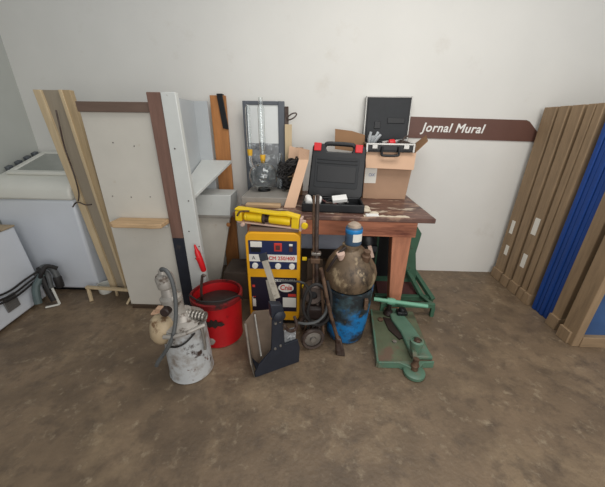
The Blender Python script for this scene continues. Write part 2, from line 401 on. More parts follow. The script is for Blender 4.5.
# hoses piled at its corner
t = thing('hose_bundle', (-2.2, 1.98, 0), 'tangle of dark grey hoses and plugs at the corner of the low white appliance', 'hoses')
def hz(m, r, *p): B().path(p, r, 10, 6).build('hose', m, t)
for dz, dx in ((.0, 0), (-.03, .012), (-.055, .02)):
    B().path([(-2.232+dx, 1.30, .385+dz), (-2.262+dx, 1.55, .30+dz), (-2.285+dx, 1.75, .255+dz), (-2.295+dx, 1.90, .27+dz), (-2.265, 2.0, .30+dz)], 0.008, 8, 6).build('cable', 'black_rubber', t)
hz('grey_hose', .024, (-2.29, 2.0, .25), (-2.26, 2.04, .31), (-2.20, 2.05, .31), (-2.16, 2.04, .26), (-2.15, 2.03, .19))
hz('black_rubber', .020, (-2.28, 2.03, .31), (-2.24, 2.0, .28), (-2.21, 1.97, .20), (-2.18, 1.95, .11), (-2.16, 1.94, .05))
hz('teal_hose', .027, (-2.235, 2.0, .27), (-2.25, 1.93, .20), (-2.245, 1.90, .13), (-2.235, 1.88, .06))
hz('grey_hose', .017, (-2.27, 2.02, .22), (-2.22, 2.02, .28), (-2.18, 1.99, .25), (-2.17, 1.97, .16))
hz('black_rubber', .016, (-2.275, 2.0, .19), (-2.24, 1.97, .24), (-2.21, 1.98, .30), (-2.19, 2.02, .34), (-2.15, 2.06, .30))
B().lathe([(0, 0), (.028, 0), (.031, .015), (.031, .09), (.026, .10), (0, .10)], (-2.15, 2.03, .135)).build('hose_end', 'black_rubber', t)
B().beam((-2.165, 1.97, .16), (-2.13, 1.95, .01), .016, .012, (0, 1, 0)).beam((-2.13, 1.95, .01), (-2.21, 1.90, .01), .016, .012).build('bracket', 'white_plastic', t, .002)

# ---------------------------------------------------------------- leaning framed board on the left, tied with wire
t = thing('framed_board', (-1.78, 2.25, 0), 'tall narrow pine framed board leaning beside the washing machine, wire around it', 'board')
def lean(xb, xt, w0, w1, y0, d0, z0=0.07, z1=1.66):
    k = 0.02
    f = (z1-z0)/(1.53-z0)
    return [(xb, y0, z0), (xb+w0, y0, z0), (xb+w0, y0+d0, z0), (xb, y0+d0, z0)], \
           [(xb+(xt-xb)*f, y0+k*f, z1), (xb+w0+(xt+w1-xb-w0)*f, y0+k*f, z1), (xb+w0+(xt+w1-xb-w0)*f, y0+d0+k*f, z1), (xb+(xt-xb)*f, y0+d0+k*f, z1)]
B().hexa(*lean(-1.80, -1.95, .055, .055, 2.14, .04)).build('stile', 'pine_light', t, .004)
B().hexa(*lean(-1.665, -1.745, .05, .055, 2.14, .04)).build('stile', 'pine', t, .004)
B().hexa(*lean(-1.75, -1.90, .09, .16, 2.16, .012)).build('board', 'grey_ply', t)
B().hexa(*lean(-1.665, -1.765, .02, .025, 2.132, .04)).build('edge_strip', 'pine_light', t, .003)
B().path([(-1.80, 2.12, 1.53), (-1.81, 2.12, 1.4), (-1.81, 2.11, 1.28), (-1.80, 2.11, 1.1), (-1.805, 2.11, .95), (-1.83, 2.11, .88)], .005, 6, 6).path([(-1.89, 2.11, .83), (-1.86, 2.11, .86), (-1.83, 2.11, .87), (-1.78, 2.11, .85), (-1.73, 2.11, .855)], .005, 6, 6).build('wire', 'steel_dark', t)

t = thing('wooden_trestle', (-1.80, 2.05, 0), 'small low pine trestle standing in front of the leaning framed board', 'trestle')
B().beam((-1.97, 2.08, .105), (-1.53, 2.06, .10), .03, .022).build('rail', 'pine_light', t, .003)
B().beam((-1.955, 2.08, .095), (-1.905, 2.02, 0), .022, .022, (0, 1, 0)).build('leg', 'pine_light', t, .003)
B().beam((-1.53, 2.06, .09), (-1.57, 1.99, 0), .018, .018, (0, 1, 0)).build('leg', 'pine_light', t, .003)
B().beam((-1.70, 2.075, .09), (-1.74, 2.12, 0), .018, .018, (0, 1, 0)).build('leg', 'pine_light', t, .003)
single(B().lathe([(0, 0), (.045, 0), (.052, .01), (.058, .085), (.056, .09), (.050, .088), (.045, .012), (0, .012)], (-1.875, 2.17, 0)), 'plastic_pot', 'white_plastic', (-1.875, 2.17, 0),
       'small white plastic pot behind the pine trestle, at the washing machine corner', 'pot')

# ---------------------------------------------------------------- old white shelving fixture
t = thing('shelving_fixture', (-1.1, 2.1, 0), 'old white wooden fixture with brown post, ledge and side shelves', 'shelving')
B().box(-1.50, -1.03, 1.95, 1.975, 0.035, 1.52).build('face_panel', 'cab_white', t, .003)
B().box(-1.50, -1.03, 1.93, 1.98, 1.515, 1.575).build('top_rail', 'brown_rail', t, .003)
for x, z in ((-1.425, .965), (-1.29, .96), (-1.15, .965), (-1.33, 1.33), (-1.19, 1.31)): B().lathe([(0, .003), (.004, .002), (.004, 0)], (x, 1.95, z), 10, (0, -1, 0)).build('nail_head', 'steel_dark', t)

B().box(-1.49, -1.0, 1.94, 2.0, 0, .035).build('plinth', 'dark_gap', t, .003)
B().prism([(-1.41, 1.95, .775), (-1.415, 1.83, .775), (-1.37, 1.80, .775), (-1.22, 1.805, .775), (-1.10, 1.795, .775), (-1.032, 1.81, .775), (-1.032, 1.95, .775)], (0, 0, .032)).build('ledge', 'ledge_wood', t, .006)
B().path([(-1.40, 1.93, .755), (-1.15, 1.93, .75), (-1.05, 1.93, .755)], .013, 10).build('ledge_support', 'cab_side', t)
B().box(-1.03, -.94, 1.92, 1.98, .66, 1.63).build('post', 'brown_post', t, .004)
B().box(-1.03, -.94, 1.92, 1.98, .0, .66).build('post_foot', 'tool_black', t, .004)
B().hexa([(-.938, 1.915, 0), (-.80, 1.915, 0), (-.80, 1.96, 0), (-.938, 1.96, 0)], [(-.938, 1.915, 1.63), (-.845, 1.915, 1.63), (-.845, 1.96, 1.63), (-.938, 1.96, 1.63)]).build('stile', 'cab_side', t, .004)
for x, z in ((-.86, .95), (-.89, .72), (-.83, .60), (-.90, 1.3), (-.87, .5)): B().lathe([(0, .003), (.005, .002), (.005, 0)], (x, 1.915, z), 10, (0, -1, 0)).build('screw', 'steel_dark', t)

# receding interior
B().hexa([(-.99, 1.98, .93), (-.86, 1.98, .93), (-.72, 2.60, 1.13), (-.99, 2.60, 1.13)], [(-.99, 1.98, .955), (-.86, 1.98, .955), (-.72, 2.60, 1.155), (-.99, 2.60, 1.155)]).build('shelf', 'cab_side', t, .003)
B().hexa([(-1.0, 2.32, .72), (-.695, 2.32, .72), (-.695, 2.58, .72), (-1.0, 2.58, .72)], [(-1.0, 2.34, .895), (-.68, 2.34, .895), (-.68, 2.58, .895), (-1.0, 2.58, .895)]).build('drawer_front', 'cab_side', t, .003)
B().hexa([(-1.0, 2.30, .70), (-.69, 2.30, .70), (-.69, 2.58, .70), (-1.0, 2.58, .70)], [(-1.0, 2.30, .72), (-.69, 2.30, .72), (-.69, 2.58, .72), (-1.0, 2.58, .72)]).build('drawer_edge', 'slab_grey', t, .003)
d_ = B().prism([(-1.0, 2.33, .0), (-.86, 2.33, .0), (-.70, 2.33, .70), (-1.0, 2.33, .70)], (0, .03, 0)).build('door', 'cab_white', t, .003)
for x, z in ((-.715, .64),):
    B().lathe([(.010, 0), (.010, .008), (.018, .012), (.018, .02), (0, .024)], (x, 2.33, z), 16, (0, -1, 0)).build('knob', 'orange_wood', t)
B().box(-1.0, -.885, 2.60, 2.62, 0.2, 1.63).build('back_board', 'light_grey', t)
B().box(-1.03, -1.0, 1.98, 2.62, 0.0, 1.63).build('side_wall', 'light_grey', t)
single(B().box(-1.29, -1.12, 1.86, 1.92, 0, .012, Euler((0, 0, .1)).to_matrix()).box(-1.25, -1.2, 1.87, 1.92, .012, .05), 'cardboard_scrap', 'cardboard_in', (-1.2, 1.89, 0),
       'small pale scrap of cardboard on the floor at the foot of the white fixture', 'scrap', .002)

t = thing('timber_plank', (-.80, 2.68, 0), 'orange-brown timber plank standing upright between white fixture and grey wall', 'plank')
B().box(-.88, -.745, 2.66, 2.69, 0, 1.68).build('board', 'orange_wood', t, .003)
t = thing('hanging_strap', (-.73, 2.64, 1.42), 'dark strap hanging over the upper edge of the orange-brown plank', 'strap')
B().hexa([(-.785, 2.645, 1.42), (-.735, 2.645, 1.41), (-.735, 2.657, 1.41), (-.785, 2.657, 1.42)], [(-.815, 2.645, 1.68), (-.765, 2.645, 1.68), (-.765, 2.657, 1.68), (-.815, 2.657, 1.68)]).build('strap', 'black', t, .003)
B().box(-.815, -.765, 2.645, 2.70, 1.68, 1.692).build('fold', 'black', t, .003)

# ---------------------------------------------------------------- grease pump pail
t = thing('grease_pump', (-.735, 1.38, 0), 'dirty white grease pump pail with grey pump head and looped hose', 'grease pump')
cx, cy = -.735, 1.335
B().lathe([(0, 0), (.128, 0), (.134, .008), (.130, .02), (.128, .20), (.122, .355), (.128, .36), (.128, .374), (.116, .376), (.112, .05), (0, .05)], (cx, cy, 0), 48).build('pail', 'pail_white', t)
B().lathe([(0, .370), (.122, .374), (.126, .384), (.112, .394), (.07, .41), (.05, .45), (0, .452)], (cx, cy, 0), 40).rough_up(.004, 12, 3).build('cover', 'pump_grey', t)
B().lathe([(0, 0), (.062, 0), (.062, .03), (.052, .05), (.050, .12), (.058, .125), (.058, .15), (.042, .165), (.038, .21), (.048, .22), (.050, .275), (.040, .295), (.024, .30), (.020, .325), (0, .325)],
          (-.765, 1.33, .395), 28, (-.12, 0, 1)).rough_up(.004, 14, 7).build('pump_head', 'pump_grey', t)
B().lathe([(.0, 0), (.026, 0), (.026, .04), (.020, .045), (.0, .045)], (-.785, 1.285, .49), 20, (0, -1, .1)).build('pressure_port', 'grease_black', t)
B().lathe([(0, -.01), (.03, -.01), (.050, 0), (.070, .03), (.076, .07), (.068, .12), (.050, .145), (.03, .155), (0, .16)], (-.84, 1.27, .29), 28, (.16, .12, 1)).rough_up(.010, 9, 5).build('funnel', 'cream_grease', t)
B().path([(-.80, 1.33, .70), (-.79, 1.31, .73), (-.755, 1.295, .725), (-.728, 1.28, .67), (-.718, 1.26, .57), (-.722, 1.23, .46), (-.737, 1.19, .37), (-.78, 1.175, .29), (-.83, 1.165, .22), (-.845, 1.165, .19)], .011, 12, 8).build('hose', 'grey_hose', t)
B().path([(-.79, 1.20, .365), (-.73, 1.195, .375), (-.66, 1.205, .395), (-.60, 1.235, .412), (-.575, 1.25, .414)], .012, 12, 6).build('outlet_pipe', 'pump_grey', t)
b = B()
for k in range(6): b.path([(-.70+.019*k+.02*cos(a)*.25, 1.33+.024*cos(a), .425+.024*sin(a)-.003*k) for a in [2*pi*j/12 for j in range(12)]], .0075, 8, 0, closed=True)
b.build('spring', 'steel', t)
B().path([(cx-.05, 1.208, .29), (cx+.01, 1.198, .30), (cx+.06, 1.21, .325), (cx+.10, 1.245, .36)], .005, 8, 6).build('bail_wire', 'black_rubber', t)
B().path([(cx+.115, 1.29, .40), (cx+.128, 1.28, .35), (cx+.134, 1.275, .26), (cx+.132, 1.27, .22)], .009, 8, 4).build('clamp', 'steel', t)

# ---------------------------------------------------------------- red bucket
t = thing('red_bucket', (-.655, 1.68, 0), 'large red metal bucket with grimy rim and greasy contents', 'bucket')
cx, cy = -.645, 1.665
B().lathe([(0, 0), (.155, 0), (.160, .01), (.157, .02), (.168, .33), (.176, .335), (.176, .355), (.166, .36), (.160, .33), (.150, .03), (0, .03)], (cx, cy, 0), 48).build('shell', 'red', t)
B().lathe([(.169, .328), (.179, .333), (.179, .364), (.163, .367), (.163, .333)], (cx, cy, 0), 48).build('rim', 'red_rim', t)
B().lathe([(0, .02), (.148, .02), (.156, .285), (.12, .295), (0, .31)], (cx, cy, 0), 32).rough_up(.006, 14, 2).build('grease_filling', 'grease_black', t)
B().path([(cx-.18, cy, .31), (cx-.165, cy-.06, .37), (cx-.05, cy-.15, .385), (cx+.08, cy-.13, .38), (cx+.165, cy-.05, .37), (cx+.18, cy, .31)], .006, 8, 6).build('bail_handle', 'black_rubber', t)
B().lathe([(0, .012), (.022, .010), (.026, 0), (.026, -.006)], (cx-.015, cy-.160, .065), 24, (0, -1, .05)).build('round_badge', 'slab_grey', t)
b = B(); Rm = Matrix.Translation((cx+.02, cy-.171, .22)) @ Matrix.Rotation(radians(-7), 4, 'X')
b.T = Rm
b.prism([(x, -.002, z) for x, z in ((-.075, 0), (-.05, .02), (-.03, .012), (-.015, .035), (0, .022), (.018, .036), (.03, .014), (.055, .018), (.075, 0), (.05, -.015), (.03, -.010), (.01, -.032), (-.01, -.018), (-.03, -.026), (-.05, -.012))], (0, .006, 0))
b.build('crest_mark', 'grease_black', t)
t = thing('dispenser_rod', (-.75, 1.60, .05), 'thin dark steel rod with hooked top standing in the red bucket', 'rod')
B().path([(-.755, 1.66, .30), (-.735, 1.63, .40), (-.705, 1.60, .51), (-.69, 1.59, .54), (-.675, 1.59, .53)], .009, 10, 5).build('rod', 'steel_dark', t)
single(B().lathe([(0, 0), (.016, .0), (.021, .01), (.023, .10), (.020, .16), (.012, .185), (.007, .22), (0, .225)], (-.80, 1.87, .415), 24, (-.20, .0, 1)).lathe([(0, .01), (.012, .008), (.013, 0)], (-.825, 1.848, .53), 14, (0, -1, 0)),
       'red_tube', 'red_bright', (-.815, 1.87, .40), 'bright red pointed plastic tube leaning on the white fixture above the bucket', 'tube')

# ---------------------------------------------------------------- welding machine
wy = 1.79
t = thing('welding_machine', (-.255, 1.93, 0), 'yellow welding machine cabinet with navy control panel and oval logo', 'welder')
b = B().prism([(x-.255, wy, z+.405) for x, z in rrect(.385, .73, .045)], (0, .18, 0)); b.build('cabinet', 'yellow', t, .006)
B().box(-.42, -.08, wy+.02, wy+.17, .0, .06).build('base', 'black', t)
WT = Matrix.Translation((.0, 0, .038))
BW = lambda: B(WT)
cp = BW().box(-.425, -.085, wy-.004, wy, .455, .675).build('control_panel', 'navy', t)
BW().box(-.425, -.085, wy-.0055, wy-.004, .515, .570).build('white_band', 'label_white', cp)
BW().box(-.41, -.33, wy-.012, wy-.004, .628, .668).build('meter', 'label_white', cp, .002)
BW().box(-.41, -.34, wy-.008, wy-.004, .588, .622).build('meter_base', 'black', cp, .002)
sw = BW().box(-.245, -.190, wy-.010, wy-.004, .598, .660).build('switch_plate', 'ink_red', cp, .002)
BW().box(-.232, -.203, wy-.018, wy-.010, .612, .645).build('rocker', 'maroon', sw, .002)
BW().box(-.140, -.115, wy-.012, wy-.004, .640, .655).build('indicator', 'label_white', cp, .002)
BW().box(-.140, -.115, wy-.012, wy-.004, .598, .632).build('indicator', 'maroon', cp, .002)
for x in (-.385, -.22, -.12):
    BW().lathe([(.022, 0), (.020, .014), (0, .016)], (x, wy-.004, .482), 16, (0, -1, 0)).build('knob', 'label_white', cp)
text('lettering', 'CM 250/400', .040, 'ink_red', WT @ Matrix.Translation((-.285, wy-.0062, .530)) @ STAND, cp, 0, .0008, .185)
text('lettering', 'A', .036, 'navy_dark', WT @ Matrix.Translation((-.405, wy-.0062, .531)) @ STAND, cp)
lp = BW().box(-.425, -.085, wy-.004, wy, .09, .385).build('lower_panel', 'navy_dark', t)
text('lettering', 'DE SOLDAGEM', .028, 'text_white', WT @ Matrix.Translation((-.245, wy-.0048, .352)) @ STAND, lp, 0, .0005, .145)
ov = BW().lathe([(0, .002), (.0, .002), (.058, .0016), (.058, 0)], (-.165, wy-.004, .300), 32, (0, -1, 0), .62).build('logo_oval', 'label_white', lp)
text('lettering', 'Cnia', .060, 'ink_red', WT @ Matrix.Translation((-.207, wy-.0068, .284)) @ STAND, ov, .15, .0012, .088)
BW().box(-.15, -.09, wy-.0055, wy-.004, .225, .248).build('strip_label', 'ink_red', lp)
BW().box(-.19, -.09, wy-.0055, wy-.004, .13, .215).build('spec_label', 'label_white', lp)
BW().box(-.42, -.395, wy-.0055, wy-.004, .13, .215).build('spec_label', 'label_white', lp)
for z in (.20, .30):
    BW().box(-.415, -.395, wy-.0055, wy-.004, z, z+.02).build('mark', 'ink_red', lp)
for z in (.56, .33):
    B().box(-.048, -.015, wy+.01, wy+.03, z, z+.022).build('cable_bracket', 'yellow_jack', t, .003)
B().path([(-.20, wy-.02, .405), (-.12, wy-.03, .412), (-.04, wy-.035, .405), (.03, wy-.04, .36), (.08, wy-.03, .27), (.09, wy-.0, .15), (.06, wy+.02, .02)], .008, 8, 8).build('cable', 'grey_hose', t)

# wooden block and yellow hydraulic jack lying on top of the welder
single(B().box(-.42, -.075, wy+.02, wy+.14, .77, .794), 'wooden_batten', 'brown_rail', (-.25, wy+.08, .77), 'flat brown wooden batten on top of the yellow welder, under the jack', 'batten', .003)
t = thing('hydraulic_jack', (-.27, 1.87, .80), 'bright yellow hydraulic jack lying on its side on top of the welder', 'jack')
JT = Matrix.Translation((-.262, 1.852, .858)) @ Matrix.Rotation(radians(-9), 4, 'Z') @ Matrix.Rotation(radians(2.6), 4, 'Y') @ Matrix.Diagonal((1.06, 1, 1, 1))
B(JT).prism([(-.245, -.034, .036), (.03, -.034, .030), (.10, -.034, .034), (.18, -.034, .022), (.185, -.034, .036), (.10, -.034, .052), (.03, -.034, .044), (-.245, -.034, .050)], (0, .068, 0)).build('upper_plate', 'yellow_jack', t, .003)
B(JT).box(-.235, .20, -.025, .03, -.056, -.044).build('lower_rail', 'pinkish', t, .003)
B(JT).lathe([(0, 0), (.031, 0), (.033, .01)]+[(.033 if k % 2 else .030, .015+.012*k) for k in range(8)]+[(.033, .12), (0, .12)], (-.185, 0, -.008), 24, (1, 0, 0)).build('cylinder', 'yellow_jack', t)
B(JT).lathe([(0, 0), (.020, 0), (.024, .012), (.018, .025), (.022, .05), (0, .05)], (-.065, 0, -.008), 20, (1, 0, 0)).build('piston_joint', 'steel_dark', t)
B(JT).lathe([(0, 0), (.030, 0), (.032, .01), (.032, .13), (.028, .14), (0, .14)], (-.015, 0, -.008), 24, (1, 0, 0)).build('cylinder', 'yellow_jack', t)
B(JT).lathe([(.036, 0), (.041, .004), (.041, .014), (.036, .018)], (-.06, 0, -.008), 24, (1, 0, 0)).build('collar', 'steel_dark', t)
B(JT).path([(-.225, -.04, .0), (-.20, -.045, .035), (-.14, -.045, .045)], .006, 8, 4).build('bleed_pipe', 'rust', t)
B(JT).box(-.245, -.20, -.032, .032, -.042, .03).build('end_block', 'yellow_jack', t, .006)
B(JT).box(.135, .185, -.03, .03, -.05, .026).build('end_block', 'yellow_jack', t, .005)
B(JT).box(.19, .205, -.035, .035, -.062, .03).box(.205, .23, -.035, -.02, -.045, .02).build('fork', 'pinkish', t, .003)
B(JT).lathe([(0, .02), (.018, .018), (.022, .01), (.022, 0), (0, 0)], (.225, -.035, -.015), 20, (0, -1, 0)).build('pin_cap', 'yellow_jack', t)
B(JT).lathe([(0, .02), (.012, .018), (.014, 0), (0, 0)], (-.19, -.032, -.06), 16, (0, -1, 0)).build('valve_knob', 'pinkish', t)

single(B().box(-.74, -.53, 2.12, 2.40, 0, .27), 'dusty_carton', 'clutter_brown', (-.63, 2.26, 0), 'low dusty brown carton on the floor behind the red bucket', 'carton', .008)

# ---------------------------------------------------------------- lever shear in front
t = thing('lever_shear', (-.2, 1.4, 0), 'grey and black steel lever shear with upright arm standing in front of the welder', 'shear')
ux = Vector((.27, .14, 0)).normalized()
SH = Matrix.Translation((-.315, 1.275, 0)) @ Matrix.Rotation(math.atan2(.14, .27), 4, 'Z')
B(SH).prism([(0, 0, 0), (.30, 0, 0), (.305, 0, .12), (.29, 0, .19), (.20, 0, .185), (.188, 0, .42), (.178, 0, .45), (.132, 0, .45), (.125, 0, .42), (.112, 0, .17), (.03, 0, .09), (0, 0, .04)], (0, .014, 0)).build('side_plate', 'tool_black', t, .002)
for x, z in ((.135, .18), (.170, .19), (.142, .37), (.170, .375)): B(SH).lathe([(0, .008), (.007, .007), (.009, 0)], (x, 0, z), 12, (0, -1, 0)).build('bolt', 'steel', t)
B().hexa([(-.325, 1.28, 0), (-.315, 1.27, 0), (-.385, 1.44, 0), (-.395, 1.435, 0)], [(-.345, 1.29, .09), (-.335, 1.28, .09), (-.405, 1.50, .235), (-.42, 1.495, .235)]).build('side_wing', 'tool_grey', t, .002)
B().prism([(-.42, 1.51, .235), (-.37, 1.56, .285), (-.26, 1.58, .285), (-.235, 1.42, .10), (-.30, 1.36, .0), (-.385, 1.44, .0)], (.01, .012, 0)).build('back_plate', 'tool_inner', t, .002)
B().beam((-.355, 1.54, .28), (-.285, 1.34, .11), .012, .012).build('inner_rib', 'steel', t, .002)
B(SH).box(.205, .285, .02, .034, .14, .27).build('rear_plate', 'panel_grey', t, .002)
B(SH).box(.02, .29, .014, .16, .0, .012).build('base_plate', 'tool_black', t, .002)
B().beam((-.268, 1.49, .73), (-.180, 1.385, .515), .036, .022, (0, 1, 0)).build('lever_bar', 'tool_bar', t, .003)
B().beam((-.25, 1.52, .56), (-.185, 1.44, .27), .035, .008, (0, 1, 0)).build('blade', 'tool_bar', t, .002)
B().beam((-.275, 1.50, .75), (-.262, 1.482, .71), .046, .03, (0, 1, 0)).build('grip', 'tool_black', t, .004)
B(SH).lathe([(0, 0), (.034, 0), (.036, .01), (.036, .03), (.02, .04), (0, .04)], (.160, .0, .43), 20, (0, -1, 0)).build('pivot_boss', 'tool_black', t)
B(SH).hexa([(.115, -.02, .42), (.20, -.02, .42), (.20, .03, .42), (.115, .03, .42)], [(.11, -.02, .52), (.18, -.02, .50), (.18, .03, .50), (.11, .03, .52)]).build('lever_socket', 'tool_black', t, .006)
B(SH).path([(.19, -.01, .35), (.22, -.015, .30), (.26, -.01, .285), (.28, 0, .31), (.27, .01, .37)], .010, 8, 5).build('spring_arm', 'steel_dark', t)

# ---------------------------------------------------------------- hand cart with upright handle
t = thing('hand_cart', (.05, 1.6, 0), 'rusty two-wheeled hand cart with tall dark tube handle beside the welder', 'hand cart')
B().path([(.045, 1.70, 1.06), (.047, 1.70, .80), (.055, 1.69, .55), (.07, 1.64, .28), (.09, 1.60, .08)], .013, 10, 4).build('handle_tube', 'steel_dark', t)
B().path([(.022, 1.705, 1.055), (.026, 1.705, .80), (.035, 1.70, .55), (.03, 1.66, .3), (-.02, 1.62, .08)], .008, 10, 4).build('handle_tube', 'rust', t)
B().box(.012, .075, 1.675, 1.72, .60, .635).build('clamp', 'rust', t, .004)
B().box(.015, .080, 1.685, 1.725, .655, .675).build('clamp', 'steel', t, .004)
B().tube((.038, 1.55, .083), (.022, 1.71, .083), .010).build('axle', 'steel_dark', t)
def wheel(x, y, z, ax, parent):
    w_ = B().lathe([(.060, -.016), (.074, -.018), (.083, -.008), (.083, .008), (.074, .018), (.060, .016), (.060, -.016)], (x, y, z), 36, ax).build('wheel', 'steel_dark', parent)
    B().lathe([(0, .020), (.020, .020), (.024, .008), (.058, .004), (.060, -.004), (.024, -.008), (.018, -.02), (0, -.02)], (x, y, z), 28, ax).build('hub', 'steel', w_)
wheel(.040, 1.545, .083, (.25, -1, .05), t)
wheel(.020, 1.72, .083, (.25, -1, .05), t)
B().path([(.085, 1.62, .46), (.10, 1.60, .36), (.11, 1.59, .2), (.115, 1.57, .03)], .009, 8, 4).build('strut', 'rust', t)
B().box(-.02, .13, 1.60, 1.68, .19, .30).build('gearbox', 'grease_black', t, .02)
B().box(-.01, .10, 1.80, 1.82, .04, .57).build('back_plate', 'dark_gap', t, .004)
mo = B().lathe([(.028, .0), (.03, .03), (.060, .032), (.072, .02), (.074, -.08), (.06, -.10), (0, -.10), (0, -.02), (.028, -.02), (.028, 0)], (.035, 1.66, .375), 28, (0, -1, .15)).build('motor_drum', 'steel_dark', t)
B().lathe([(0, 0), (.026, 0), (.026, .006), (0, .006)], (.035, 1.652, .376), 20, (0, -1, .15)).build('bore', 'black', mo)

t = thing('rubber_hose', (.05, 1.6, 0), 'black rubber hose looped over the hand cart between welder and drum', 'hose')
b = B()
pts = [(-.02, 1.58, .50), (.02, 1.57, .42), (.0, 1.56, .30), (.03, 1.56, .20), (.10, 1.55, .22), (.135, 1.56, .34), (.11, 1.57, .46), (.05, 1.58, .50), (-.01, 1.57, .45), (-.03, 1.55, .33), (.01, 1.55, .23), (.08, 1.53, .215), (.14, 1.53, .28), (.15, 1.55, .42), (.12, 1.58, .53)]
b.path(pts, .011, 10, 8).build('hose', 'black_rubber', t)
B().path([(-.06, 1.52, .235), (0, 1.50, .245), (.07, 1.50, .27), (.12, 1.52, .33), (.125, 1.53, .42)], .009, 8, 6).build('hose', 'grey_hose', t)

t = thing('pry_bar', (.26, 1.53, 0), 'long rusty steel bar with heavy dark foot leaning against the blue drum', 'bar')
B().path([(.075, 1.54, .64), (.10, 1.53, .54), (.135, 1.51, .38), (.185, 1.50, .20), (.22, 1.50, .10)], .012, 10, 4).build('shaft', 'rust', t)
B().hexa([(.20, 1.48, 0), (.265, 1.47, 0), (.265, 1.52, 0), (.20, 1.53, 0)], [(.19, 1.485, .14), (.228, 1.48, .14), (.228, 1.52, .14), (.19, 1.525, .14)]).build('foot', 'steel_dark', t, .008)

# ---------------------------------------------------------------- blue drum with brown pump body
cx, cy = .285, 1.715
t = thing('blue_drum', (cx, cy, 0), 'greasy blue plastic drum on the floor in front of the table', 'drum')
B().lathe([(0, 0), (.118, 0), (.134, .02), (.148, .12), (.162, .30), (.168, .41), (.172, .415), (.172, .435), (.160, .44), (.156, .41), (.128, .03), (0, .03)], (cx, cy, 0), 48).build('shell', 'drum_blue', t)
B().box(cx+.085, cx+.11, cy-.168, cy-.14, .33, .41).build('latch', 'rust', t, .004)
t = thing('pump_body', (cx, cy, .44), 'brown rusty pump housing with fittings seated on top of the blue drum', 'pump')
B().lathe([(0, 0), (.146, 0), (.166, .02), (.176, .06), (.176, .10), (.164, .15), (.144, .19), (.118, .225), (.085, .255), (.06, .272), (0, .276)], (cx, cy, .44), 44).rough_up(.014, 7, 4).build('housing', 'brown_tank', t)
B().lathe([(.045, 0), (.060, .01), (.052, .03), (.050, .06), (.058, .065), (.058, .08), (0, .08)], (cx-.01, cy-.02, .665), 24).build('neck', 'brown_tank', t)
B().lathe([(0, 0), (.030, 0), (.030, .06), (.022, .07), (.022, .095), (0, .095)], (cx+.075, cy-.07, .635), 16, (.1, -.25, 1)).build('fitting', 'rust', t)
B().lathe([(0, 0), (.02, 0), (.02, .05), (.027, .055), (.027, .075), (0, .08)], (cx-.07, cy-.07, .635), 16, (-.2, -.25, 1)).build('fitting', 'pinkish', t)
B().path([(cx-.165, cy-.10, .58), (cx-.13, cy-.10, .65), (cx-.09, cy-.08, .705), (cx-.05, cy-.06, .735)], .010, 8, 5).build('lever', 'grease_black', t)
t = thing('oil_can', (cx-.025, cy-.02, .745), 'small blue can with white label standing on the brown pump housing', 'can')
qx, qy, qz = cx-.0, cy-.02, .745
B().lathe([(0, 0), (.050, 0), (.054, .006), (.054, .112), (.050, .118), (0, .118)], (qx, qy, qz), 32).build('can', 'can_blue', t)
B().lathe([(.0545, .080), (.0552, .081), (.0552, .108), (.0545, .109)], (qx, qy, qz), 32).build('band', 'can_band', t)
b = B(); n = 8
b._add([(qx+.0558*sin(a), qy-.0558*cos(a), qz+z) for z in (.03, .083) for a in [radians(-12+72*k/n) for k in range(n+1)]], [(k, k+1, k+n+2, k+n+1) for k in range(n)])
b.build('label', 'label_white', t)
B().lathe([(.044, .118), (.040, .134), (.026, .144), (0, .148)], (qx, qy, qz), 24).rough_up(.003, 25, 1).build('cap', 'sand_cap', t)

# ---------------------------------------------------------------- things under the table
single(B().hexa([(-.52, 2.37, .0), (.44, 2.35, 0), (.44, 2.365, 0), (-.52, 2.385, 0)], [(-.52, 2.41, .69), (.44, 2.39, .69), (.44, 2.405, .69), (-.52, 2.425, .69)]), 'grey_board', 'blue_grey', (-.1, 2.37, 0),
       'large blue-grey board leaning upright under the table behind the welder and drum', 'board')
t = thing('storage_crate', (.1, 2.22, 0), 'dusty dark storage crate under the table behind the drum and hand cart', 'crate')
b = B().box(-.22, .36, 2.14, 2.155, 0, .40).box(-.22, .36, 2.315, 2.33, 0, .40).box(-.22, -.205, 2.155, 2.315, 0, .40).box(.345, .36, 2.155, 2.315, 0, .40)
b.box(-.205, .345, 2.155, 2.315, 0, .02).build('box', 'clutter_brown', t, .004)
B().box(-.23, .37, 2.13, 2.34, .40, .42).build('lid', 'dark_gap', t, .004)
t = thing('black_motor', (.48, 2.24, 0), 'black electric motor casing standing under the table left of its right leg', 'motor')
B().lathe([(0, 0), (.075, 0), (.09, .02), (.09, .58), (.075, .62), (.03, .64), (0, .64)], (.485, 2.22, 0), 28).build('body', 'black', t)
for z in (.14, .34, .50): B().box(.41, .56, 2.115, 2.16, z, z+.05).build('fin', 'black_in', t, .004)
B().path([(.46, 2.04, .55), (.475, 2.04, .47), (.48, 2.04, .38), (.475, 2.04, .28), (.455, 2.05, .14), (.45, 2.07, .02)], .026, 12, 4).build('hose', 'teal_hose', t)
B().beam((.465, 2.01, .60), (.50, 2.01, .50), .030, .02, (0, 1, 0)).build('grip', 'pinkish', t, .004)

